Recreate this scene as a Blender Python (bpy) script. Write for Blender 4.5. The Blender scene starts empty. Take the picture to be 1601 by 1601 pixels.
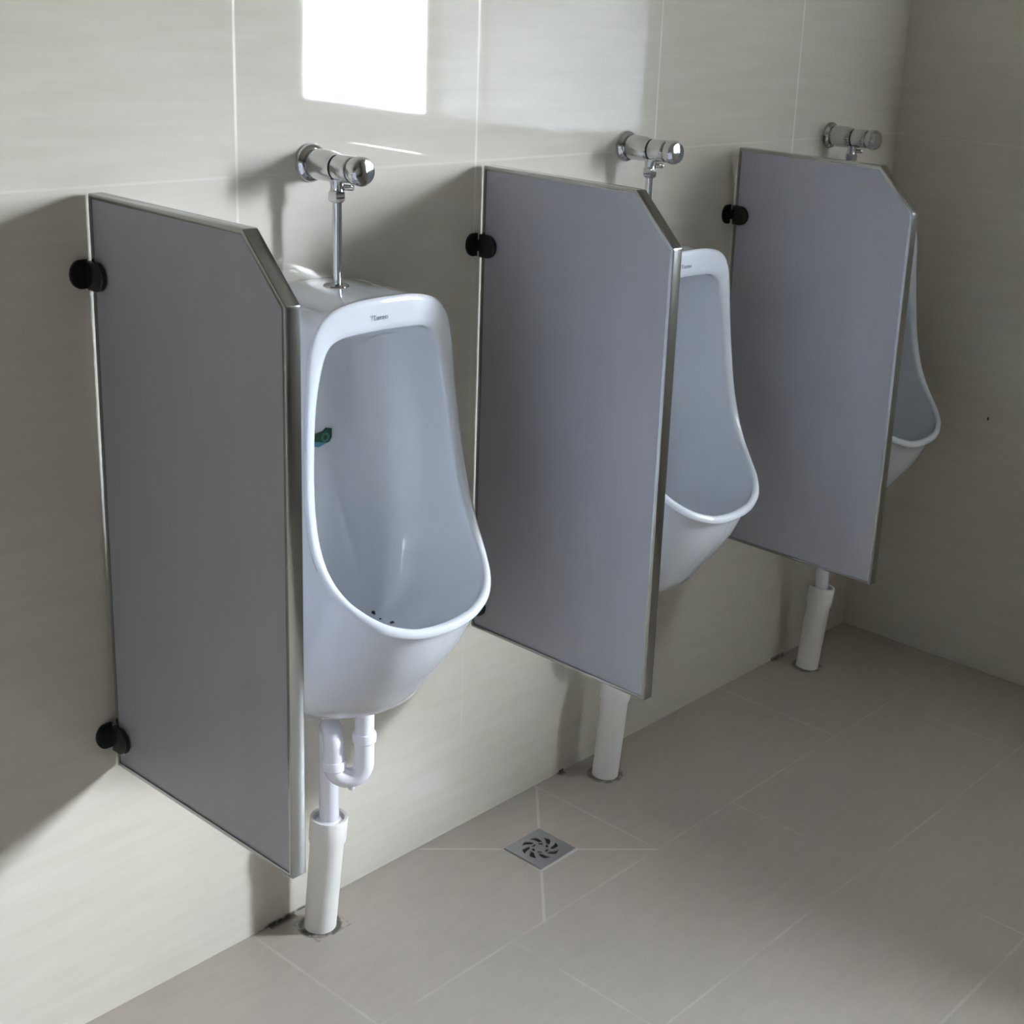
import bpy, bmesh, math, random
from mathutils import Vector, Matrix

S = bpy.context.scene
C = S.collection
PI = math.pi
random.seed(4)

# ------------------------------------------------------------------ helpers
def mesh_obj(name, bm, m, parent=None, smooth=True, angle=40):
    bm.normal_update()
    me = bpy.data.meshes.new(name)
    bm.to_mesh(me); bm.free()
    o = bpy.data.objects.new(name, me); C.objects.link(o)
    if m: me.materials.append(m)
    if smooth:
        for p in me.polygons: p.use_smooth = True
        try: me.set_sharp_from_angle(angle=math.radians(angle))
        except Exception: pass
    if parent: o.parent = parent
    return o

def thing(name, label, cat, loc=(0, 0, 0), group=None):
    o = bpy.data.objects.new(name, None); C.objects.link(o)
    o.empty_display_size = 0.05
    o.location = loc; o['label'] = label; o['category'] = cat
    if group: o['group'] = group
    return o

def struct(o):
    o['kind'] = 'structure'; return o

def dup(root, loc, label):
    r = root.copy(); C.objects.link(r); r.location = loc; r['label'] = label
    for ch in list(root.children):
        c = ch.copy(); C.objects.link(c); c.parent = r
        for g in list(ch.children):
            d = g.copy(); C.objects.link(d); d.parent = c
    return r

def box(bm, x0, x1, y0, y1, z0, z1, bev=0):
    b = bmesh.new()
    vs = [b.verts.new((x, y, z)) for x in (x0, x1) for y in (y0, y1) for z in (z0, z1)]
    for f in ((0, 1, 3, 2), (4, 6, 7, 5), (0, 4, 5, 1), (2, 3, 7, 6), (0, 2, 6, 4), (1, 5, 7, 3)):
        b.faces.new([vs[i] for i in f])
    bmesh.ops.recalc_face_normals(b, faces=b.faces)
    if bev:
        bmesh.ops.bevel(b, geom=b.edges[:], offset=bev, segments=2, profile=0.6, affect='EDGES')
    merge(bm, b)

def merge(bm, b):
    mp = {}
    for v in b.verts: mp[v] = bm.verts.new(v.co)
    for f in b.faces:
        try: bm.faces.new([mp[v] for v in f.verts])
        except ValueError: pass
    b.free()

def lathe(bm, prof, origin, axis, n=40):
    """prof: list of (distance along axis, radius)."""
    a = Vector(axis).normalized()
    u = a.orthogonal().normalized(); v = a.cross(u)
    o = Vector(origin); rings = []
    for d, r in prof:
        c = o + a * d
        if r < 1e-6: rings.append([bm.verts.new(c)])
        else: rings.append([bm.verts.new(c + (u * math.cos(2 * PI * i / n) + v * math.sin(2 * PI * i / n)) * r) for i in range(n)])
    for p, q in zip(rings[:-1], rings[1:]):
        for i in range(n):
            j = (i + 1) % n
            if len(p) == 1 and len(q) == 1: break
            if len(p) == 1: bm.faces.new((p[0], q[j], q[i]))
            elif len(q) == 1: bm.faces.new((p[i], p[j], q[0]))
            else: bm.faces.new((p[i], p[j], q[j], q[i]))
    bmesh.ops.recalc_face_normals(bm, faces=bm.faces)

def tube(bm, pts, r, n=28):
    pts = [Vector(p) for p in pts]
    t0 = (pts[1] - pts[0]).normalized(); u = t0.orthogonal().normalized(); rings = []
    for i, p in enumerate(pts):
        if i == 0: t = t0
        elif i == len(pts) - 1: t = (pts[-1] - pts[-2]).normalized()
        else: t = (pts[i + 1] - pts[i - 1]).normalized()
        u = (u - t * u.dot(t)).normalized(); v = t.cross(u)
        rings.append([bm.verts.new(p + (u * math.cos(2 * PI * k / n) + v * math.sin(2 * PI * k / n)) * r) for k in range(n)])
    for p, q in zip(rings[:-1], rings[1:]):
        for i in range(n):
            j = (i + 1) % n; bm.faces.new((p[i], p[j], q[j], q[i]))
    bm.faces.new(rings[0]); bm.faces.new(list(reversed(rings[-1])))
    bmesh.ops.recalc_face_normals(bm, faces=bm.faces)

def crom(P, t):
    n = len(P); i = min(int(t), n - 2); f = t - i
    p1, p2 = P[i], P[i + 1]
    p0 = P[i - 1] if i > 0 else p1 * 2 - p2
    p3 = P[i + 2] if i + 2 < n else p2 * 2 - p1
    return 0.5 * ((2 * p1) + (p2 - p0) * f + (2 * p0 - 5 * p1 + 4 * p2 - p3) * f * f + (3 * p1 - p0 - 3 * p2 + p3) * f ** 3)

# ------------------------------------------------------------------ materials
class N:
    """tiny wrapper so masks can be written as arithmetic"""
    nt = None
    def __init__(s, k): s.k = k
    @staticmethod
    def op(o, *a):
        n = N.nt.nodes.new('ShaderNodeMath'); n.operation = o
        for i, x in enumerate(a):
            if isinstance(x, N): N.nt.links.new(x.k, n.inputs[i])
            else: n.inputs[i].default_value = x
        return N(n.outputs[0])
    def __add__(a, b): return N.op('ADD', a, b)
    def __radd__(a, b): return N.op('ADD', b, a)
    def __sub__(a, b): return N.op('SUBTRACT', a, b)
    def __rsub__(a, b): return N.op('SUBTRACT', b, a)
    def __mul__(a, b): return N.op('MULTIPLY', a, b)
    __rmul__ = __mul__
def nabs(a): return N.op('ABSOLUTE', a)
def nmax(*a):
    r = a[0]
    for b in a[1:]: r = N.op('MAXIMUM', r, b)
    return r
def nmin(*a):
    r = a[0]
    for b in a[1:]: r = N.op('MINIMUM', r, b)
    return r
def lt(a, b): return N.op('LESS_THAN', a, b)
def gt(a, b): return N.op('GREATER_THAN', a, b)
def soft(d, w):          # 1 at d=0 falling to 0 at d=w, flat core
    r = N.op('MULTIPLY', d, -1.0 / w) + 1.6
    return nmin(nmax(r, 0.0), 1.0)
def line(c, v, w): return soft(nabs(c - v), w)
def between(c, a, b): return gt(c, a) * lt(c, b)

def mat(name, col, rough=0.4, metal=0.0, coat=0.0, ior=1.5, spec=0.5):
    m = bpy.data.materials.new(name); m.use_nodes = True
    b = m.node_tree.nodes['Principled BSDF']
    b.inputs['Base Color'].default_value = (*col, 1); b.inputs['Roughness'].default_value = rough
    b.inputs['Metallic'].default_value = metal; b.inputs['IOR'].default_value = ior
    b.inputs['Coat Weight'].default_value = coat; b.inputs['Specular IOR Level'].default_value = spec
    return m, m.node_tree, b

def mixcol(nt, fac, a, b):
    n = nt.nodes.new('ShaderNodeMix'); n.data_type = 'RGBA'
    for sock, x in ((n.inputs[0], fac), (n.inputs[6], a), (n.inputs[7], b)):
        if isinstance(x, N): nt.links.new(x.k, sock)
        elif hasattr(x, 'is_linked'): nt.links.new(x, sock)
        elif isinstance(x, tuple): sock.default_value = (*x, 1)
        else: sock.default_value = x
    return n.outputs[2]

def objxyz(nt):
    N.nt = nt
    tc = nt.nodes.new('ShaderNodeTexCoord'); s = nt.nodes.new('ShaderNodeSeparateXYZ')
    nt.links.new(tc.outputs['Object'], s.inputs[0])
    return tc.outputs['Object'], N(s.outputs[0]), N(s.outputs[1]), N(s.outputs[2])

def noise(nt, vec, scale, sc3=(1, 1, 1), detail=4, rough=0.55):
    mp = nt.nodes.new('ShaderNodeMapping'); mp.inputs['Scale'].default_value = sc3
    nt.links.new(vec, mp.inputs[0])
    n = nt.nodes.new('ShaderNodeTexNoise'); n.inputs['Scale'].default_value = scale
    n.inputs['Detail'].default_value = detail; n.inputs['Roughness'].default_value = rough
    nt.links.new(mp.outputs[0], n.inputs['Vector'])
    return N(n.outputs[0])

def ramp01(v, a, b):
    return nmin(nmax((v - a) * (1.0 / (b - a)), 0.0), 1.0)

# tile layout (metres)
TJX, TJW = 0.711, 0.5115
WALL_Z = [0.70, 1.360, 2.02]

def wall_tile(name, axis, joints, extra=None):
    m, nt, b = mat(name, (0.6, 0.57, 0.5), 0.1, ior=1.5)
    vec, x, y, z = objxyz(nt)
    c = x if axis == 'x' else y
    streak = noise(nt, vec, 3.0, (1.6, 1.6, 14.0), 6, 0.62)
    cloud = noise(nt, vec, 2.2, (1, 1, 1.5), 3)
    f = ramp01(streak * 0.75 + cloud * 0.25, 0.36, 0.66)
    base = mixcol(nt, f, (0.585, 0.550, 0.475), (0.64, 0.607, 0.535))
    g = None
    for v in joints:
        l = line(c, v, 0.0022); g = l if g is None else nmax(g, l)
    g = g * (gt(z, 1.2) * 0.75 + 0.25) * (1.0 if axis == 'x' else 0.4)
    for v in WALL_Z: g = nmax(g, line(z, v, 0.0018) * (0.0 if v < 1 else 0.45))
    fade = ramp01(noise(nt, vec, 4, (1, 1, 1), 2), 0.38, 0.62)
    col = mixcol(nt, g * (fade * 0.45 + 0.14), base, (0.84, 0.82, 0.77))
    if extra: col = extra(nt, vec, x, y, z, col)
    nt.links.new(col, b.inputs['Base Color'])
    rr = g * 0.3 + 0.035
    nt.links.new(rr.k, b.inputs['Roughness'])
    return m

def grime_base(nt, vec, x, y, z, col):
    # dirt along the foot of the wall where the waste pipes go down
    n = noise(nt, vec, 60, (1, 1, 1), 3)
    d = ramp01(n, 0.3, 0.5) * soft(z, 0.005)
    msk = nmax(between(x, 0.735, 0.83), between(x, 1.52, 1.545) * 1.0, between(x, 2.36, 2.42) * 0.8)
    return mixcol(nt, d * msk * 0.9, col, (0.05, 0.035, 0.025))

def spot_right(nt, vec, x, y, z, col):
    d = N.op('SQRT', (y + 0.352) * (y + 0.352) * 2.2 + (z - 0.680) * (z - 0.680) * 0.8)
    return mixcol(nt, soft(d, 0.0035), col, (0.02, 0.017, 0.015))

M_wall = wall_tile('wall_tile_front', 'x', [TJX + k * TJW for k in range(-8, 5)], grime_base)
M_wallr = wall_tile('wall_tile_side', 'y', [-0.0 - k * TJW for k in range(1, 9)], spot_right)
M_wallo = wall_tile('wall_tile_other', 'x', [TJX + k * TJW for k in range(-8, 5)])

DR = (1.279, -0.178, 0.103)
SP = [(0.812, -0.062), (1.599, -0.076), (2.403, -0.086)]
def floor_mat():
    m, nt, b = mat('floor_tile', (0.5, 0.45, 0.4), 0.33)
    vec, x, y, z = objxyz(nt)
    streak = noise(nt, vec, 5, (3.0, 9.0, 1), 6, 0.6); cloud = noise(nt, vec, 2.3, (1, 1, 1), 3)
    f = ramp01(streak * 0.6 + cloud * 0.4, 0.36, 0.66)
    base = mixcol(nt, f, (0.395, 0.350, 0.302), (0.44, 0.392, 0.342))
    W = 0.0024
    rows = [-0.347, -0.69, -1.03, -1.37, -1.71, -2.05, -2.39, -2.73, -3.07]
    g = None
    for v in rows:
        l = line(y, v, W); g = l if g is None else nmax(g, l)
    def cols(vals, a, bb):
        r = None
        for v in vals:
            l = line(x, v, W); r = l if r is None else nmax(r, l)
        return r * between(y, a, bb)
    odd = [1.026 + 0.68 * k for k in range(-5, 4)]; even = [1.72 + 0.68 * k for k in range(-6, 3)]
    g = nmax(g, cols([-1.31, -0.64, 0.03, 0.707, 1.45, 2.13], -0.347, 0.1))
    for i, (a, bb) in enumerate(zip(rows[1:], rows[:-1])):
        g = nmax(g, cols(odd if i % 2 == 0 else even, a, bb))
    fade = ramp01(noise(nt, vec, 6, (1, 1, 1), 2), 0.36, 0.6)
    g = g * (fade * 0.30 + 0.04)
    dx, dy = nabs(x - DR[0]), nabs(y - DR[1])
    dg = soft(nabs(dx - dy), 0.0036) * lt(nmax(dx, dy), 0.171)
    rim = soft(nabs(nmax(dx, dy) - DR[2] / 2 - 0.001), 0.0035)
    g = nmax(g, dg * 0.55, rim * 0.7)
    col = mixcol(nt, g, base, (0.66, 0.62, 0.56))
    n = noise(nt, vec, 55, (1, 1, 1), 3)
    for i, (px, py) in enumerate(SP):
        r = N.op('SQRT', (x - px) * (x - px) + (y - py) * (y - py))
        cut = nmax(nabs(x - px - 0.004), nabs(y - py))          # square hole cut in the tile
        ring = soft(nabs(r - 0.0345), 0.005) * ramp01(n, 0.36, 0.52)
        gap = soft(nabs(cut - 0.037), 0.0018) * ramp01(n, 0.42, 0.5)
        col = mixcol(nt, nmax(ring, gap * (0.45 if i == 0 else 0.0)) * (0.9 if i == 0 else 0.6), col, (0.05, 0.042, 0.035))
    foot = soft(nabs(y), 0.010) * ramp01(n, 0.3, 0.46)
    msk = nmax(between(x, 0.742, 0.80), between(x, 1.523, 1.542), between(x, 2.36, 2.42) * 0.7)
    col = mixcol(nt, foot * msk * 0.9, col, (0.055, 0.035, 0.025))
    nt.links.new(col, b.inputs['Base Color'])
    nt.links.new((streak * 0.16 + 0.25).k, b.inputs['Roughness'])
    return m
M_floor = floor_mat()

M_ceil, _, _ = mat('ceiling_paint', (0.33, 0.31, 0.28), 0.8)
M_back, _, _ = mat('stall_grey', (0.19, 0.185, 0.175), 0.6)
M_left, _, _ = mat('left_wall_paint', (0.19, 0.17, 0.145), 0.6)
M_conc, _, _ = mat('grey_render', (0.33, 0.32, 0.30), 0.85)
M_porc, _, _ = mat('porcelain', (0.565, 0.59, 0.63), 0.09, coat=0.5)
M_chrome, _, _ = mat('chrome', (0.60, 0.605, 0.61), 0.09, metal=1.0)
M_alu, _, _ = mat('aluminium_trim', (0.37, 0.38, 0.37), 0.16, metal=1.0)
M_steel, _, _ = mat('stainless_grate', (0.42, 0.42, 0.45), 0.34, metal=0.8)
M_black, _, _ = mat('black_clip', (0.012, 0.013, 0.014), 0.22)
M_rubber, _, _ = mat('dark_gap', (0.015, 0.015, 0.015), 0.6)
M_pvc, _, _ = mat('white_pvc_fitting', (0.86, 0.86, 0.93), 0.22)
M_pvcw, _, _ = mat('waste_pipe_pvc', (0.87, 0.86, 0.83), 0.3)
M_white, _, _ = mat('window_frame_white', (0.78, 0.79, 0.80), 0.35)
M_logo, _, _ = mat('logo_print', (0.13, 0.15, 0.21), 0.4)

def panel_mat():
    m, nt, b = mat('grey_laminate', (0.2, 0.2, 0.21), 0.42)
    vec, x, y, z = objxyz(nt)
    n = noise(nt, vec, 5, (1, 3, 0.6), 3)
    col = mixcol(nt, ramp01(n, 0.3, 0.7), (0.43, 0.44, 0.50), (0.455, 0.465, 0.525))
    nt.links.new(col, b.inputs['Base Color'])
    return m
M_panel = panel_mat()

def sticker_mat():
    m, nt, b = mat('green_label', (0.0, 0.06, 0.03), 0.3)
    vec, x, y, z = objxyz(nt)
    r = N.op('SQRT', (x - 0.003) * (x - 0.003) + (y + 0.001) * (y + 0.001))
    ring = soft(nabs(r - 0.0065), 0.0018)
    col = mixcol(nt, ring * 0.8, (0.002, 0.045, 0.022), (0.05, 0.16, 0.11))
    col = mixcol(nt, lt(y + x * 0.25, -0.0095), col, (0.08, 0.22, 0.34))
    nt.links.new(col, b.inputs['Base Color'])
    return m
M_sticker = sticker_mat()

def pane_clear():
    m = bpy.data.materials.new('clear_pane'); m.use_nodes = True
    nt = m.node_tree; nt.nodes.clear()
    o = nt.nodes.new('ShaderNodeOutputMaterial'); mx = nt.nodes.new('ShaderNodeMixShader')
    t = nt.nodes.new('ShaderNodeBsdfTransparent'); g = nt.nodes.new('ShaderNodeBsdfGlossy')
    g.inputs['Roughness'].default_value = 0.02; mx.inputs[0].default_value = 0.06
    nt.links.new(t.outputs[0], mx.inputs[1]); nt.links.new(g.outputs[0], mx.inputs[2]); nt.links.new(mx.outputs[0], o.inputs[0])
    return m
def pane_frost(tr, tint=(1.0, 1.06, 1.12)):
    m = bpy.data.materials.new('frosted_pane'); m.use_nodes = True
    nt = m.node_tree; nt.nodes.clear()
    o = nt.nodes.new('ShaderNodeOutputMaterial'); mx = nt.nodes.new('ShaderNodeMixShader')
    t = nt.nodes.new('ShaderNodeBsdfTranslucent'); t.inputs[0].default_value = (tr * tint[0], tr * tint[1], tr * tint[2], 1)
    d = nt.nodes.new('ShaderNodeBsdfDiffuse'); d.inputs[0].default_value = (0.6, 0.63, 0.66, 1)
    mx.inputs[0].default_value = 0.5
    nt.links.new(t.outputs[0], mx.inputs[1]); nt.links.new(d.outputs[0], mx.inputs[2]); nt.links.new(mx.outputs[0], o.inputs[0])
    return m

# ------------------------------------------------------------------ room
XR, XL, YB, ZC = 2.721, -2.9, -4.6, 3.0
W_Y0, W_Y1, W_Z0, W_Z1 = -2.42, -0.82, 1.222, 2.30
T = 0.14
bm = bmesh.new(); box(bm, XL - T, XR + T, YB - T, T, -0.1, 0.0); struct(mesh_obj('floor', bm, M_floor, smooth=False))
bm = bmesh.new(); box(bm, XL - T, XR + T, YB - T, T, ZC, ZC + 0.1); struct(mesh_obj('ceiling', bm, M_ceil, smooth=False))
bm = bmesh.new(); box(bm, XL - T, XR + T, 0, T, 0, ZC); struct(mesh_obj('wall_front', bm, M_wall, smooth=False))
bm = bmesh.new(); box(bm, XL - T, XR + T, YB - T, YB, 0, ZC); struct(mesh_obj('wall_back', bm, M_back, smooth=False))
bm = bmesh.new()
D_Y0, D_Y1, D_Z1 = -1.65, -0.60, 2.10
box(bm, XL - T, XL, YB, D_Y0, 0, ZC); box(bm, XL - T, XL, D_Y1, 0, 0, ZC); box(bm, XL - T, XL, D_Y0, D_Y1, D_Z1, ZC)
struct(mesh_obj('wall_left', bm, M_left, smooth=False))
bm = bmesh.new()
TR = 0.36
box(bm, XR, XR + TR, YB, W_Y0, 0, ZC); box(bm, XR, XR + TR, W_Y1, 0, 0, ZC)
box(bm, XR, XR + TR, W_Y0, W_Y1, 0, W_Z0); box(bm, XR, XR + TR, W_Y0, W_Y1, W_Z1, ZC)
wr = struct(mesh_obj('wall_right', bm, M_wallr, smooth=False))
wr.data.materials.append(M_conc)
for f in wr.data.polygons:                                   # window reveals are bare render
    c = f.center
    if XR + 0.01 < c.x < XR + TR - 0.01 and W_Y0 - .01 < c.y < W_Y1 + .01 and W_Z0 - .01 < c.z < W_Z1 + .01: f.material_index = 1
bm = bmesh.new(); box(bm, XR + TR, XR + TR + 0.75, YB, 0.3, 2.42, 2.54)
struct(mesh_obj('added_eave', bm, M_conc, smooth=False))          # unseen eave slab added outdoors to keep high sky light off the floor

# sliding window in the right wall: clear sash beside a frosted one
win = bpy.data.objects.new('window_1', None); C.objects.link(win); win.location = (XR, (W_Y0 + W_Y1) / 2, W_Z0); struct(win)
def wpart(name, boxes, m):
    b = bmesh.new()
    for q in boxes: box(b, *q, bev=0.002)
    o = mesh_obj(name, b, m, win, smooth=False); o.location = -Vector(win.location)
    return o
xa, xb = XR + 0.005, XR + 0.07
fr = 0.024
wpart('window_frame', [(xa, xb, W_Y0, W_Y1, W_Z0, W_Z0 + fr), (xa, xb, W_Y0, W_Y1, W_Z1 - fr, W_Z1),
                       (xa, xb, W_Y0, W_Y0 + fr, W_Z0 + fr, W_Z1 - fr), (xa, xb, W_Y1 - fr, W_Y1, W_Z0 + fr, W_Z1 - fr)], M_white)
z0, z1 = W_Z0 + fr, W_Z1 - fr
wpart('sash_stile', [(xa + 0.03, xb - 0.005, -1.80, -1.72, z0, z1), (xa + 0.012, xa + 0.03, -1.508, -1.494, z0, z1)], M_white)
wpart('clear_pane', [(xa + 0.04, xa + 0.045, W_Y0 + fr, -1.80, z0, z1)], pane_clear())
wpart('frosted_pane', [(xa + 0.018, xa + 0.024, -1.72, W_Y1 - fr, z0, z1)], pane_frost(0.28, (1.0, 1.03, 1.06)))

# unseen frosted doorway added in the left wall as a fill light
fill_door = bpy.data.objects.new('fill_door_1', None); C.objects.link(fill_door); fill_door.location = (XL, (D_Y0 + D_Y1) / 2, 0); struct(fill_door)
def dpart(name, boxes, m):
    b = bmesh.new()
    for q in boxes: box(b, *q, bev=0.002)
    o = mesh_obj(name, b, m, fill_door, smooth=False); o.location = -Vector(fill_door.location)
da, db = XL - 0.09, XL - 0.04
dpart('fill_door_frame', [(da, db, D_Y0, D_Y0 + .05, 0, D_Z1), (da, db, D_Y1 - .05, D_Y1, 0, D_Z1), (da, db, D_Y0 + .05, D_Y1 - .05, D_Z1 - .05, D_Z1),
                     (da, db, D_Y0 + .05, D_Y1 - .05, 0, .08)], M_white)
dpart('fill_door_pane', [(da + .02, da + .03, D_Y0 + .05, D_Y1 - .05, .08, D_Z1 - .05)], pane_frost(0.065, (1.05, 1.0, 0.92)))

# ------------------------------------------------------------------ privacy partitions
PX = [0.451, 1.2277, 2.0132]
PD, PZB, PH, CA, CB, PT = 0.4552, 0.4539, 0.9, 0.0841, 0.0849, 0.024
GAP = 0.0145
def profile(inset=0.0):
    zt = PZB + PH; d = PD
    k = inset * (math.sqrt(2) - 1)
    return [(-GAP - inset, PZB + inset), (-d + inset, PZB + inset), (-d + inset, zt - CB - k),
            (-d + CA + k, zt - inset), (-GAP - inset, zt - inset)]

def prism(bm, prof, x0, x1):
    a = [bm.verts.new((x0, y, z)) for y, z in prof]; b = [bm.verts.new((x1, y, z)) for y, z in prof]
    n = len(prof)
    bm.faces.new(a); bm.faces.new(list(reversed(b)))
    for i in range(n):
        j = (i + 1) % n; bm.faces.new((a[i], b[i], b[j], a[j]))
    bmesh.ops.recalc_face_normals(bm, faces=bm.faces)

def make_partition(x, label, zu):
    r = thing('privacy_partition', label, 'partition', (x, 0, PZB), 'grey privacy partitions between the urinals')
    off = Vector((0, 0, -PZB))
    b = bmesh.new(); prism(b, profile(0.003), 0.002, PT - 0.002)
    o = mesh_obj('panel', b, M_panel, r, smooth=False); o.location = off
    b = bmesh.new(); po, pi = profile(0.0), profile(0.0072)
    n = len(po)
    L = []
    for (p, xx) in ((po, 0.0), (po, PT), (pi, PT), (pi, 0.0)):
        L.append([b.verts.new((xx, y, z)) for y, z in p])
    for q in range(4):
        A, B = L[q], L[(q + 1) % 4]
        for i in range(n):
            j = (i + 1) % n; b.faces.new((A[i], A[j], B[j], B[i]))
    bmesh.ops.recalc_face_normals(b, faces=b.faces)
    outer = [e for e in b.edges if all(min(abs(v.co.x), abs(v.co.x - PT)) < 1e-5 for v in e.verts)
             and all(any((Vector((y, z)) - Vector(v.co.yz)).length < 1e-5 for y, z in po) for v in e.verts)]
    bmesh.ops.bevel(b, geom=outer, offset=0.0022, segments=3, profile=0.5, affect='EDGES')
    o = mesh_obj('edge_trim', b, M_alu, r, smooth=True, angle=25); o['label'] = 'satin aluminium edge trim'; o.location = off
    for zc in (zu, 0.505):
        for sgn, xf in ((-1, 0.0), (1, PT)):
            b = bmesh.new()
            prof = [(-0.0155, -0.021)] + [(-0.033 - 0.021 * math.sin(a), -0.021 * math.cos(a)) for a in [PI * k / 18 for k in range(19)]] + [(-0.0155, 0.021)]
            xs = (-0.009, -0.0002) if sgn < 0 else (0.0002, 0.009)
            prism(b, prof, xs[0], xs[1])
            side = xs[0] if sgn < 0 else xs[1]
            ed = [e for e in b.edges if all(abs(v.co.x - side) < 1e-6 for v in e.verts)]
            bmesh.ops.bevel(b, geom=ed, offset=0.003, segments=3, profile=0.5, affect='EDGES')
            o = mesh_obj('clip', b, M_black, r); o.location = (xf, 0, zc - PZB); o['label'] = 'black D-shaped clip'
            b = bmesh.new()
            pts = [(xf, -0.021)] + [(xf + sgn * (0.010 + 0.017 * math.sin(a)), -0.021 * math.cos(a)) for a in [PI * k / 16 for k in range(17)]] + [(xf, 0.021)]
            va = [b.verts.new((px, -0.0005, pz)) for px, pz in pts]; vb = [b.verts.new((px, -0.0050, pz)) for px, pz in pts]
            b.faces.new(va); b.faces.new(list(reversed(vb)))
            for i in range(len(pts)):
                j = (i + 1) % len(pts); b.faces.new((va[i], vb[i], vb[j], va[j]))
            bmesh.ops.recalc_face_normals(b, faces=b.faces)
            box(b, min(xf, xf + sgn * .008), max(xf, xf + sgn * .008), -0.0175, -0.004, -0.010, 0.010)   # web joining plate and clip
            w = mesh_obj('wall_plate', b, M_black, o); w.location = (-xf, 0, 0)
    return r
make_partition(PX[0], 'nearest grey partition panel, whole face in view, left of the urinal with the green label', 1.238)
make_partition(PX[1], 'middle grey partition panel, standing between two urinals above the square floor drain', 1.210)
make_partition(PX[2], 'farthest grey partition panel, next to the corner and the dark right wall', 1.207)

# ------------------------------------------------------------------ urinal
def vv(w, y, z): return Vector((w, y, z))
OUT = [vv(*p) for p in [(0, -.185, 1.188), (.055, -.184, 1.186), (.103, -.182, 1.176), (.131, -.181, 1.153), (.146, -.181, 1.113),
       (.154, -.183, 1.04), (.162, -.189, .96), (.169, -.199, .88), (.1725, -.216, .815), (.169, -.239, .77), (.159, -.266, .737),
       (.141, -.295, .712), (.113, -.320, .692), (.073, -.336, .678), (.036, -.342, .672), (0, -.344, .671)]]
INN = [vv(*p) for p in [(0, -.182, 1.137), (.048, -.182, 1.136), (.088, -.181, 1.132), (.110, -.180, 1.117), (.123, -.180, 1.085),
       (.134, -.181, 1.03), (.143, -.187, .957), (.150, -.197, .880), (.1535, -.213, .819), (.152, -.235, .776), (.144, -.262, .745),
       (.127, -.289, .722), (.101, -.312, .703), (.065, -.327, .690), (.032, -.332, .685), (0, -.334, .684)]]
NK = len(OUT)
def bk(j): return 0.0 if j < 5 else min(1.0, (j - 5) / 6.0)
ZB = .468
def urinal_loops():
    loops = []
    # back outline on the wall
    zs = {0: 1.186, 1: 1.185, 2: 1.177, 3: 1.155, 4: 1.10, 5: 1.0, 6: .88, 7: .76, 8: .64}
    back, base = [], []
    for j in range(NK):
        if j <= 8:
            w = OUT[j].x * (0.93 if j < 4 else 0.86) - (0.022 * max(0, j - 5) / 3.0)
            back.append(vv(w, -.001, zs[j])); base.append(vv(w * 1.04, -.03, zs[j] - (0 if j < 5 else 0.004 * j)))
        else:
            th = (j - 9) / 6.0 * PI / 2
            base.append(vv(.122 * math.cos(th) ** 0.85 if j < 15 else 0, -.03 - .150 * math.sin(th) ** 0.95, ZB + .010 if j == 9 else ZB))
            back.append(vv(.116 * math.cos(th) ** 0.85 if j < 15 else 0, -.001, ZB))
    rim0 = [OUT[j] + vv(-.0035 if j > 1 else 0, .012, -.002 if j < 3 else (-.004 if j > 10 else 0)) for j in range(NK)]
    def mixl(A, B, f, bulge=0.0):
        r = []
        for j in range(NK):
            p = A[j].lerp(B[j], f)
            d = Vector((p.x, p.y * 0.9, 0))
            if d.length > 1e-6: p = p + d.normalized() * bulge * bk(j)
            if j == NK - 1 or j == 0: p.x = 0
            r.append(p)
        return r
    crest = []
    for j in range(NK):
        p = OUT[j].lerp(INN[j], 0.42)
        crest.append(p + vv(0, -.0035, .0015 if j < 3 else .005 * bk(j)))
    I2 = []; C0 = []; C1 = []; C2 = []; C3 = []; C4 = []
    for j in range(NK):
        p, b = INN[j], bk(j)
        I2.append(vv(p.x * .985, p.y + .012 - .004 * b, p.z - .002 - .012 * b if j > 4 else p.z - .003))
        C0.append(vv(p.x * .975, p.y + (-.03 - p.y) * .22, p.z - .045 * b - (.004 if j < 4 else 0)))
        C1.append(vv(p.x * .94, p.y + (-.03 - p.y) * .50, p.z - .088 * b - (.010 if j < 4 else 0)))
        C2.append(vv(p.x * .78, p.y + (-.03 - p.y) * .80, p.z - .108 * b - (.026 if j < 4 else 0)))
        zc = .90
        C3.append(vv(p.x * .48, -.036 - .02 * b, zc + (p.z - zc) * (.78 if j < 8 else 1.25) - (.01 * b)))
        C4.append(vv(p.x * .18, -.031 - .004 * b, zc + (p.z - zc) * .4))
    return [back, base, mixl(base, rim0, .33, .019), mixl(base, rim0, .68, .017), rim0, OUT, crest, INN, I2, C0, C1, C2, C3, C4]

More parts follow.
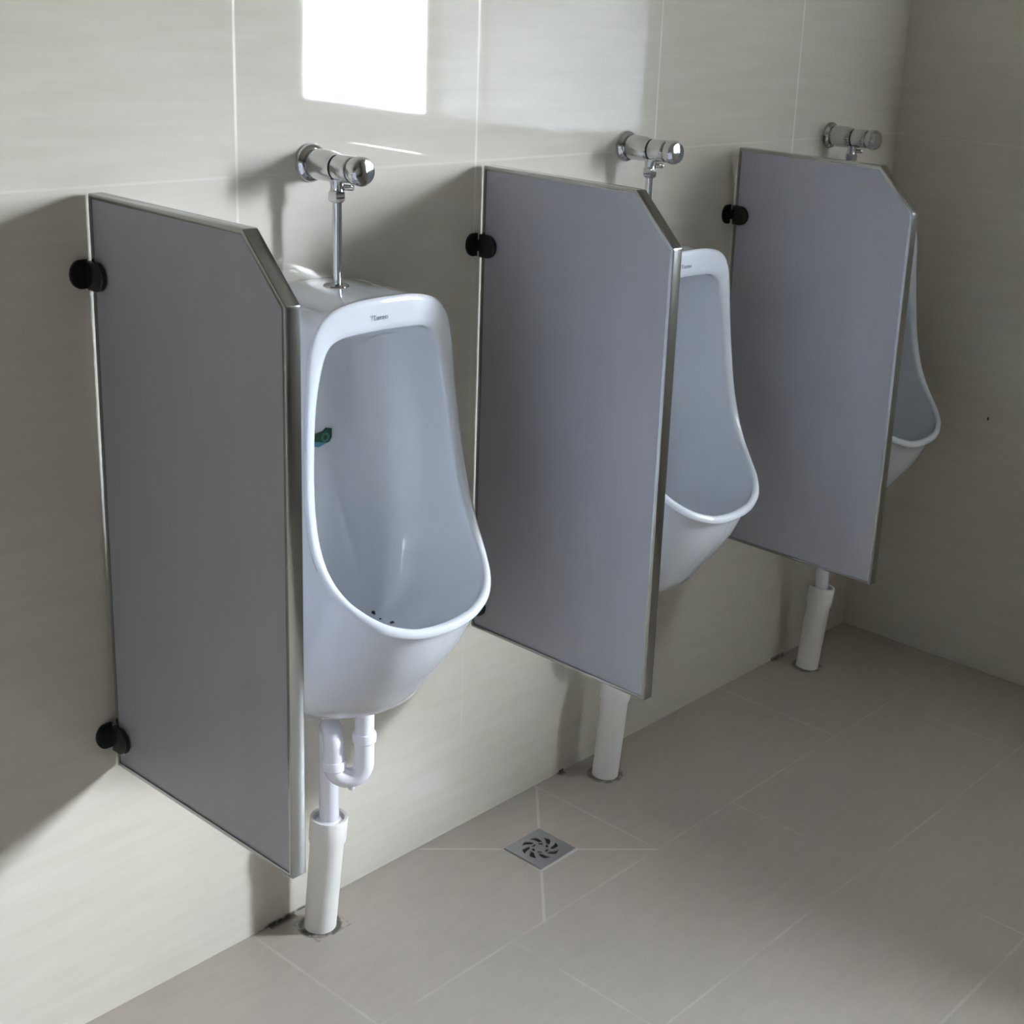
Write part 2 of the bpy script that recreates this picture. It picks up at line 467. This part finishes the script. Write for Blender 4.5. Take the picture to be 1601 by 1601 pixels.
def urinal_mesh():
    ctrl = urinal_loops()
    SUB = 5; M = (NK - 1) * SUB
    rings = []
    halves = [[crom(L, k / SUB) for k in range(M + 1)] for L in ctrl]
    nl = len(ctrl)
    # refine across the loops, but keep the crisp back edge
    refined = []
    for i in range(nl - 1):
        steps = 1 if i == 0 else 3
        for s in range(steps):
            t = i + s / steps
            refined.append([crom([h[k] for h in halves], t) if i > 0 else halves[i][k] for k in range(M + 1)])
    refined.append(halves[-1])
    bm = bmesh.new()
    for h in refined:
        ring = []
        for k in range(M + 1):
            p = h[k].copy(); p.y = min(p.y, -.001)
            if k in (0, M): p.x = 0
            ring.append(bm.verts.new(p))
        for k in range(M - 1, 0, -1):
            p = h[k].copy(); p.y = min(p.y, -.001); p.x = -p.x
            ring.append(bm.verts.new(p))
        rings.append(ring)
    n = len(rings[0])
    for A, B in zip(rings[:-1], rings[1:]):
        for i in range(n):
            j = (i + 1) % n; bm.faces.new((A[i], A[j], B[j], B[i]))
    cen = Vector((0, 0, 0))
    for v in rings[-1]: cen += v.co
    cv = bm.verts.new(cen / n)
    for i in range(n): bm.faces.new((rings[-1][i], rings[-1][(i + 1) % n], cv))
    bm.faces.new(rings[0])
    bmesh.ops.recalc_face_normals(bm, faces=bm.faces)
    return bm

def text_mesh(name, txt, size, m, parent):
    cu = bpy.data.curves.new('tmp_text', 'FONT'); cu.body = txt; cu.size = size; cu.extrude = 0.0002; cu.offset = 0.00008
    cu.align_x = 'CENTER'; cu.align_y = 'CENTER'
    to = bpy.data.objects.new('tmp_text', cu); C.objects.link(to)
    dg = bpy.context.evaluated_depsgraph_get(); dg.update()
    me = bpy.data.meshes.new_from_object(to.evaluated_get(dg)); me.name = name
    bpy.data.objects.remove(to); me.materials.clear(); me.materials.append(m)
    o = bpy.data.objects.new(name, me); C.objects.link(o); o.parent = parent
    return o

def make_urinal(x, label):
    r = thing('urinal', label, 'urinal', (x, 0, 0.446), 'white wall-hung urinals')
    off = Vector((0, 0, -0.446))
    o = mesh_obj('bowl', urinal_mesh(), M_porc, r, angle=60); o.location = off
    b = bmesh.new(); lathe(b, [(0, .0001), (0, .021), (.0025, .020), (.004, .013), (.004, .0001)], (0, -.066, 1.1855), (0, 0, 1))
    s = mesh_obj('spud_collar', b, M_chrome, r); s.location = off; s['label'] = 'chrome inlet collar'
    t = text_mesh('logo', 'Turzo', 0.0115, M_logo, r)
    t.scale = (1.15, 1, 1)
    t.rotation_euler = (PI / 2, 0, 0); t.location = off + Vector((-0.013, -0.1885, 1.158)); t['label'] = 'small grey printed logo'
    return r, o

UX = [0.850, 1.634, 2.415]
U1, bowl = make_urinal(UX[0], 'nearest white urinal, bowl fully in view, with a green label inside')

# the bowl's surface, to seat the strainer and the label on it
from mathutils.bvhtree import BVHTree
bb = bmesh.new(); bb.from_mesh(bowl.data); tree = BVHTree.FromBMesh(bb)
def strainer(parent):
    b = bmesh.new()
    hit = tree.ray_cast(Vector((0, -.130, .80)), Vector((0, 0, -1)))
    p, nrm = hit[0], hit[1]
    if nrm.z < 0: nrm = -nrm
    lathe(b, [(0.0, .026), (.003, .025), (.006, .012), (.0065, .0001)], (0, 0, 0), (0, 0, 1), 32)
    o = mesh_obj('strainer', b, M_porc, parent)
    o.location = Vector((0, 0, -0.446)) + p; o.rotation_euler = Vector((0, 0, 1)).rotation_difference(nrm).to_euler()
    o['label'] = 'white strainer with dark holes'
    b = bmesh.new()
    for k in range(9):
        a = 2 * PI * k / 9
        lathe(b, [(0, .0001), (0, .0032), (.0016, .0032), (.0016, .0001)], (.0165 * math.cos(a), .0165 * math.sin(a), .0040), (0, 0, 1), 12)
    h = mesh_obj('hole', b, M_rubber, o)
strainer(U1)
U2 = dup(U1, (UX[1], 0, .446), 'middle white urinal, partly hidden by the middle grey partition')
U3 = dup(U1, (UX[2], 0, .446), 'farthest white urinal, mostly hidden by the partition near the corner')

# green label inside the nearest bowl
def sticker():
    hit = tree.ray_cast(Vector((-.002, -.30, .924)), Vector((0, 1, 0)))
    p, nrm = hit[0], hit[1]
    if nrm.y > 0: nrm = -nrm
    b = bmesh.new()
    pts = [(-.022, -.012), (-.012, -.016), (.012, -.010), (.017, -.003), (.017, .012), (.006, .015), (-.001, .010), (-.022, .008)]
    va = [b.verts.new((x, y, .0)) for x, y in pts]; vb = [b.verts.new((x, y, .0025)) for x, y in pts]
    b.faces.new(list(reversed(va))); b.faces.new(vb)
    for i in range(len(pts)):
        j = (i + 1) % len(pts); b.faces.new((va[i], va[j], vb[j], vb[i]))
    bmesh.ops.recalc_face_normals(b, faces=b.faces)
    o = mesh_obj('sticker', b, M_sticker, U1, smooth=False)
    zax = nrm.normalized(); xax = Vector((0, 0, 1)).cross(zax).normalized(); yax = zax.cross(xax)
    R = Matrix((xax, yax, zax)).transposed().to_4x4()
    R.translation = Vector((0, 0, -.446)) + p + zax * .0006
    o.matrix_local = R
    o['label'] = 'small dark green sticker with a pale ring'
sticker()
for sx, sy, sr in ((.0709, -.0793, .0030), (.0715, -.097, .0018), (.0735, -.1254, .0032)):   # dirt left in the bottom of the bowl
    hit = tree.ray_cast(Vector((sx, sy, .80)), Vector((0, 0, -1)))
    b = bmesh.new(); lathe(b, [(0, .0001), (0, sr), (.0006, sr * .9), (.0009, sr * .5), (.001, .0001)], (0, 0, 0), (0, 0, 1), 14)
    for v in b.verts: v.co.y *= 1.5; v.co.x *= 1 + .3 * math.sin(v.co.y * 900)
    o = mesh_obj('dirt_speck', b, M_rubber, U1); o.location = Vector((0, 0, -.446)) + hit[0]
    nn = hit[1] if hit[1].z > 0 else -hit[1]
    o.rotation_euler = Vector((0, 0, 1)).rotation_difference(nn).to_euler(); o['label'] = 'dark speck of dirt in the bowl'
bb.free()

# ------------------------------------------------------------------ flush valves
def make_valve(x, label):
    r = thing('flush_valve', label, 'valve', (x, 0, 1.375), 'chrome push flush valves')
    def part(name, prof, o, ax, m=M_chrome, n=40):
        b = bmesh.new(); lathe(b, prof, o, ax, n); return mesh_obj(name, b, m, r, angle=35)
    Y = (0, -1, 0); D = (0, 0, -1)
    part('wall_flange', [(.0005, .0001), (.0005, .0305), (.004, .031), (.009, .029), (.0125, .024), (.0125, .0001)], (0, 0, 0), Y)
    part('body', [(.0125, .0001), (.0125, .0185), (.016, .0188), (.018, .0235), (.024, .0248), (.05, .0245), (.060, .0225), (.067, .0205), (.067, .0001)], (0, 0, 0), Y)
    rg = part('ring', [(.067, .0001), (.067, .0185), (.0715, .0185), (.0715, .0001)], (0, 0, 0), Y, M_rubber); rg['label'] = 'dark ring'
    part('sleeve', [(.0715, .0001), (.0715, .0205), (.074, .0215), (.104, .0215), (.106, .0205), (.106, .0001)], (0, 0, 0), Y)
    part('push_button', [(.106, .0001), (.106, .0175), (.1115, .0175), (.1115, .0215), (.117, .0232), (.128, .0228), (.134, .019), (.1365, .011), (.1372, .0001)], (0, 0, 0), Y)
    part('outlet_neck', [(.018, .0001), (.018, .0125), (.030, .0105), (.037, .0115), (.037, .0001)], (0, -.066, 0), D)
    part('nut', [(.037, .0001), (.037, .0135), (.039, .0148), (.050, .0148), (.052, .0135), (.055, .0095), (.055, .0001)], (0, -.066, 0), D, n=6)
    b = bmesh.new(); lathe(b, [(.0, .0001), (.0, .0052), (.014, .0052), (.016, .004), (.016, .0001)], (.009, -.072, -.031), (.75, -.65, 0), 20)
    mesh_obj('stop_screw', b, M_chrome, r)
    b = bmesh.new(); tube(b, [(0, -.066, -.05), (0, -.066, -.10), (0, -.066, -.186)], .0075); mesh_obj('flush_pipe', b, M_chrome, r)
    return r
V1 = make_valve(.852, 'nearest chrome flush valve with long pipe, above the urinal with the green label')
dup(V1, (1.640, 0, 1.370), 'middle chrome flush valve, rising behind the top edge of the middle partition')
dup(V1, (2.400, 0, 1.366), 'farthest chrome flush valve, high up close to the dark corner')

# ------------------------------------------------------------------ waste traps and floor pipes
def arc(a, b, sign, n=14):
    """half circle from a to b in the vertical plane through both, bulging down (-1) or up (+1)"""
    a, b = Vector(a), Vector(b); c = (a + b) / 2; u = (a - c)
    return [c + u * math.cos(PI * k / n) + Vector((0, 0, sign * u.length * math.sin(PI * k / n))) for k in range(n + 1)]
def make_trap(x, dx, dy, label, top, sy=0.0):
    r = thing('waste_trap', label, 'pipe', (x, 0, .33), 'white plastic traps under the urinals')
    z = .33
    F = Vector((-.003, -.142 + sy, 0)); Mi = Vector((-.046, -.112 + sy, 0)); D = Vector((-.024, -.072 + sy, 0))
    def at(p, h): return (p.x, p.y, h - z)
    b = bmesh.new(); tube(b, [at(F, .4675), at(F, .42), at(F, .402)], .0172); mesh_obj('tailpiece', b, M_pvc, r)
    b = bmesh.new(); tube(b, [at(F, .408), at(F, .37)] + arc(at(F, .353), at(Mi, .353), -1) + [at(Mi, .36)], .0175); mesh_obj('bend', b, M_pvc, r)
    b = bmesh.new(); tube(b, [at(Mi, .352), at(Mi, .38)] + arc(at(Mi, .392), at(D, .392), 1) + [at(D, .34), at(D, .27), (dx - x, dy, top - .0125 - z)], .0178); mesh_obj('swan_neck', b, M_pvc, r)
    for p, h in ((F, .395), (Mi, .346)):
        b = bmesh.new(); lathe(b, [(0, .0001), (0, .0185), (.003, .0212), (.015, .0212), (.019, .0195), (.019, .0001)], at(p, h), (0, 0, 1), 24)
        mesh_obj('union_nut', b, M_pvc, r)
    c = (F + Mi) / 2
    b = bmesh.new(); lathe(b, [(0, .0001), (0, .006), (.010, .006), (.012, .0045), (.012, .0001)], (c.x + .004, c.y - .002, .315 - z), (0, 0, -1), 16); mesh_obj('drain_plug', b, M_pvc, r)
    return r
TOPD = [(.826, -.072), (1.610, -.076), (2.391, -.072)]
def make_stand(i, top, label):
    bx, by = SP[i]; tx, ty = TOPD[i]
    if i == 2: tx, ty = 2.428, -.093
    if i == 1: tx, ty = 1.618, -.08
    r = thing('waste_pipe', label, 'pipe', (bx, by, 0), 'white waste pipes rising from the floor')
    b = bmesh.new(); ax = Vector((tx - bx, ty - by, top)); L = ax.length
    lathe(b, [(.0003, .0001), (.0003, .0292), (L - .055, .0302), (L - .045, .0335), (L - .002, .0338), (L, .0328), (L - .001, .0275), (L - .012, .0265), (L - .014, .0001)], (0, 0, 0), ax, 40)
    mesh_obj('pipe', b, M_pvcw, r, angle=50)
    b = bmesh.new(); n = ax.normalized()
    lathe(b, [(0, .0186), (0, .0262), (.006, .0225), (.010, .0186)], n * (L - .012), ax, 32)
    o = mesh_obj('sealant', b, M_pvc, r); o['label'] = 'white sealant around the inner pipe'
    return r, (tx, ty)
s1, t1 = make_stand(0, .226, 'nearest white waste pipe, beside the nearest partition foot')
s2, t2 = make_stand(1, .232, 'white waste pipe below the middle partition, behind the floor drain')
s3, t3 = make_stand(2, .222, 'farthest white waste pipe, standing near the room corner')
make_trap(UX[0], *t1, 'white plastic trap with its bend in view under the nearest urinal', .226)
make_trap(UX[1], *t2, 'white plastic trap hidden behind the lower part of the middle partition', .232)
make_trap(UX[2] + .03, *t3, 'white plastic trap behind the farthest partition, only its lower end in view', .222, -.02)

# ------------------------------------------------------------------ floor drain
def make_drain():
    r = thing('floor_drain', 'square stainless floor drain with a swirl of slots, set in the tiles', 'drain', (DR[0], DR[1], 0))
    h = DR[2] / 2
    b = bmesh.new(); n = 96
    R = [.0, .008, .0125, .018, .0215, .0375, .0415]
    tw = lambda rr: (rr * 26.0)
    rings = []
    for rr in R[1:]:
        rings.append([b.verts.new((rr * math.cos(2 * PI * i / n + tw(rr)), rr * math.sin(2 * PI * i / n + tw(rr)), .003)) for i in range(n)])
    c = b.verts.new((0, 0, .003))
    for i in range(n): b.faces.new((c, rings[0][i], rings[0][(i + 1) % n]))
    def sub(A, B, cut):
        # extra rings in between so the slots curve
        pass
    def ringfaces(A, B, holes):
        for i in range(n):
            if holes(i): continue
            j = (i + 1) % n; b.faces.new((A[i], B[i], B[j], A[j]))
    full = lambda i: False
    ringfaces(rings[0], rings[1], full)
    ringfaces(rings[1], rings[2], lambda i: (i % 16) < 9)
    ringfaces(rings[2], rings[3], full)
    # outer slots through several sub rings
    K = 6; prev = rings[3]
    for k in range(1, K + 1):
        rr = .0215 + (.0375 - .0215) * k / K
        cur = rings[4] if k == K else [b.verts.new((rr * math.cos(2 * PI * i / n + tw(rr)), rr * math.sin(2 * PI * i / n + tw(rr)), .003)) for i in range(n)]
        lo, hi = (0, 6)
        ringfaces(prev, cur, (lambda i: (i % 12) < 6))
        prev = cur
    ringfaces(rings[4], rings[5], full)
    sq = []
    for v in rings[5]:
        m = max(abs(v.co.x), abs(v.co.y)); sq.append(b.verts.new((v.co.x / m * h, v.co.y / m * h, .003)))
    for s in ((1, 1), (1, -1), (-1, 1), (-1, -1)):
        q = min(sq, key=lambda v: (v.co.xy - Vector((s[0] * h, s[1] * h))).length); q.co.x, q.co.y = s[0] * h, s[1] * h
    ringfaces(rings[5], sq, full)
    bmesh.ops.recalc_face_normals(b, faces=b.faces)
    g = bmesh.ops.extrude_face_region(b, geom=b.faces[:])
    for v in [e for e in g['geom'] if isinstance(e, bmesh.types.BMVert)]: v.co.z -= .0022
    bmesh.ops.recalc_face_normals(b, faces=b.faces)
    mesh_obj('grate', b, M_steel, r, smooth=False)
    b = bmesh.new(); lathe(b, [(.0002, .0001), (.0002, .042), (.0007, .042), (.0007, .0001)], (0, 0, 0), (0, 0, 1), 40)
    o = mesh_obj('drain_well', b, M_rubber, r); o['label'] = 'dark hole under the slots'
make_drain()

# ------------------------------------------------------------------ light: overcast daylight through the window
w = bpy.data.worlds.new('daylight'); S.world = w; w.use_nodes = True
nt = w.node_tree; bg = nt.nodes['Background']
tc = nt.nodes.new('ShaderNodeTexCoord'); sp = nt.nodes.new('ShaderNodeSeparateXYZ'); nt.links.new(tc.outputs['Generated'], sp.inputs[0])
N.nt = nt
up = ramp01(N(sp.outputs[2]), -0.02, 0.05)
cl = ramp01(noise(nt, tc.outputs['Generated'], 3.5, (1, 1, 2.2), 4), 0.35, 0.65)
sky = mixcol(nt, cl, (0.70, 0.84, 1.0), (0.95, 1.0, 1.06))
el = ramp01(N(sp.outputs[2]), 0.03, 0.42)
vm = nt.nodes.new('ShaderNodeVectorMath'); vm.operation = 'SCALE'
nt.links.new(sky, vm.inputs[0]); nt.links.new((el * 1.9 + 0.5).k, vm.inputs[3]); sky = vm.outputs[0]
col = mixcol(nt, up, (0.13, 0.13, 0.12), sky)
nt.links.new(col, bg.inputs[0]); bg.inputs[1].default_value = 58.0

pl = bpy.data.lights.new('window_portal', 'AREA'); pl.shape = 'RECTANGLE'; pl.size = W_Z1 - W_Z0; pl.size_y = W_Y1 - W_Y0
pl.cycles.is_portal = True
po = bpy.data.objects.new('window_portal', pl); C.objects.link(po)
po.location = (XR + TR + .002, (W_Y0 + W_Y1) / 2, (W_Z0 + W_Z1) / 2); po.rotation_euler = (0, PI / 2, 0)

# ------------------------------------------------------------------ camera
cam = bpy.data.cameras.new('camera'); co = bpy.data.objects.new('camera', cam); C.objects.link(co)
Rc = Matrix(((0.6453965731196962, 0.19358532421192512, -0.7389099983456148),
             (-0.7618885798588669, 0.23238430365135238, -0.6045852522987266),
             (0.054672253346570096, 0.9531643392753633, 0.2974704809687317)))
m4 = Rc.to_4x4(); m4.translation = Vector((-0.6471, -1.8922, 1.6598)); co.matrix_world = m4
cam.sensor_width = 36; cam.sensor_fit = 'HORIZONTAL'; cam.lens = 51.27306
cam.shift_x = -0.101588; cam.shift_y = -0.061778; cam.clip_start = .02
S.camera = co

S.view_settings.view_transform = 'Standard'; S.view_settings.look = 'None'
S.view_settings.gamma = 1; S.view_settings.use_curve_mapping = False
S.view_settings.exposure = 2.0
S.cycles.use_denoising = True
S.cycles.max_bounces = 10; S.cycles.diffuse_bounces = 6; S.cycles.transparent_max_bounces = 8
S.cycles.sample_clamp_indirect = 20
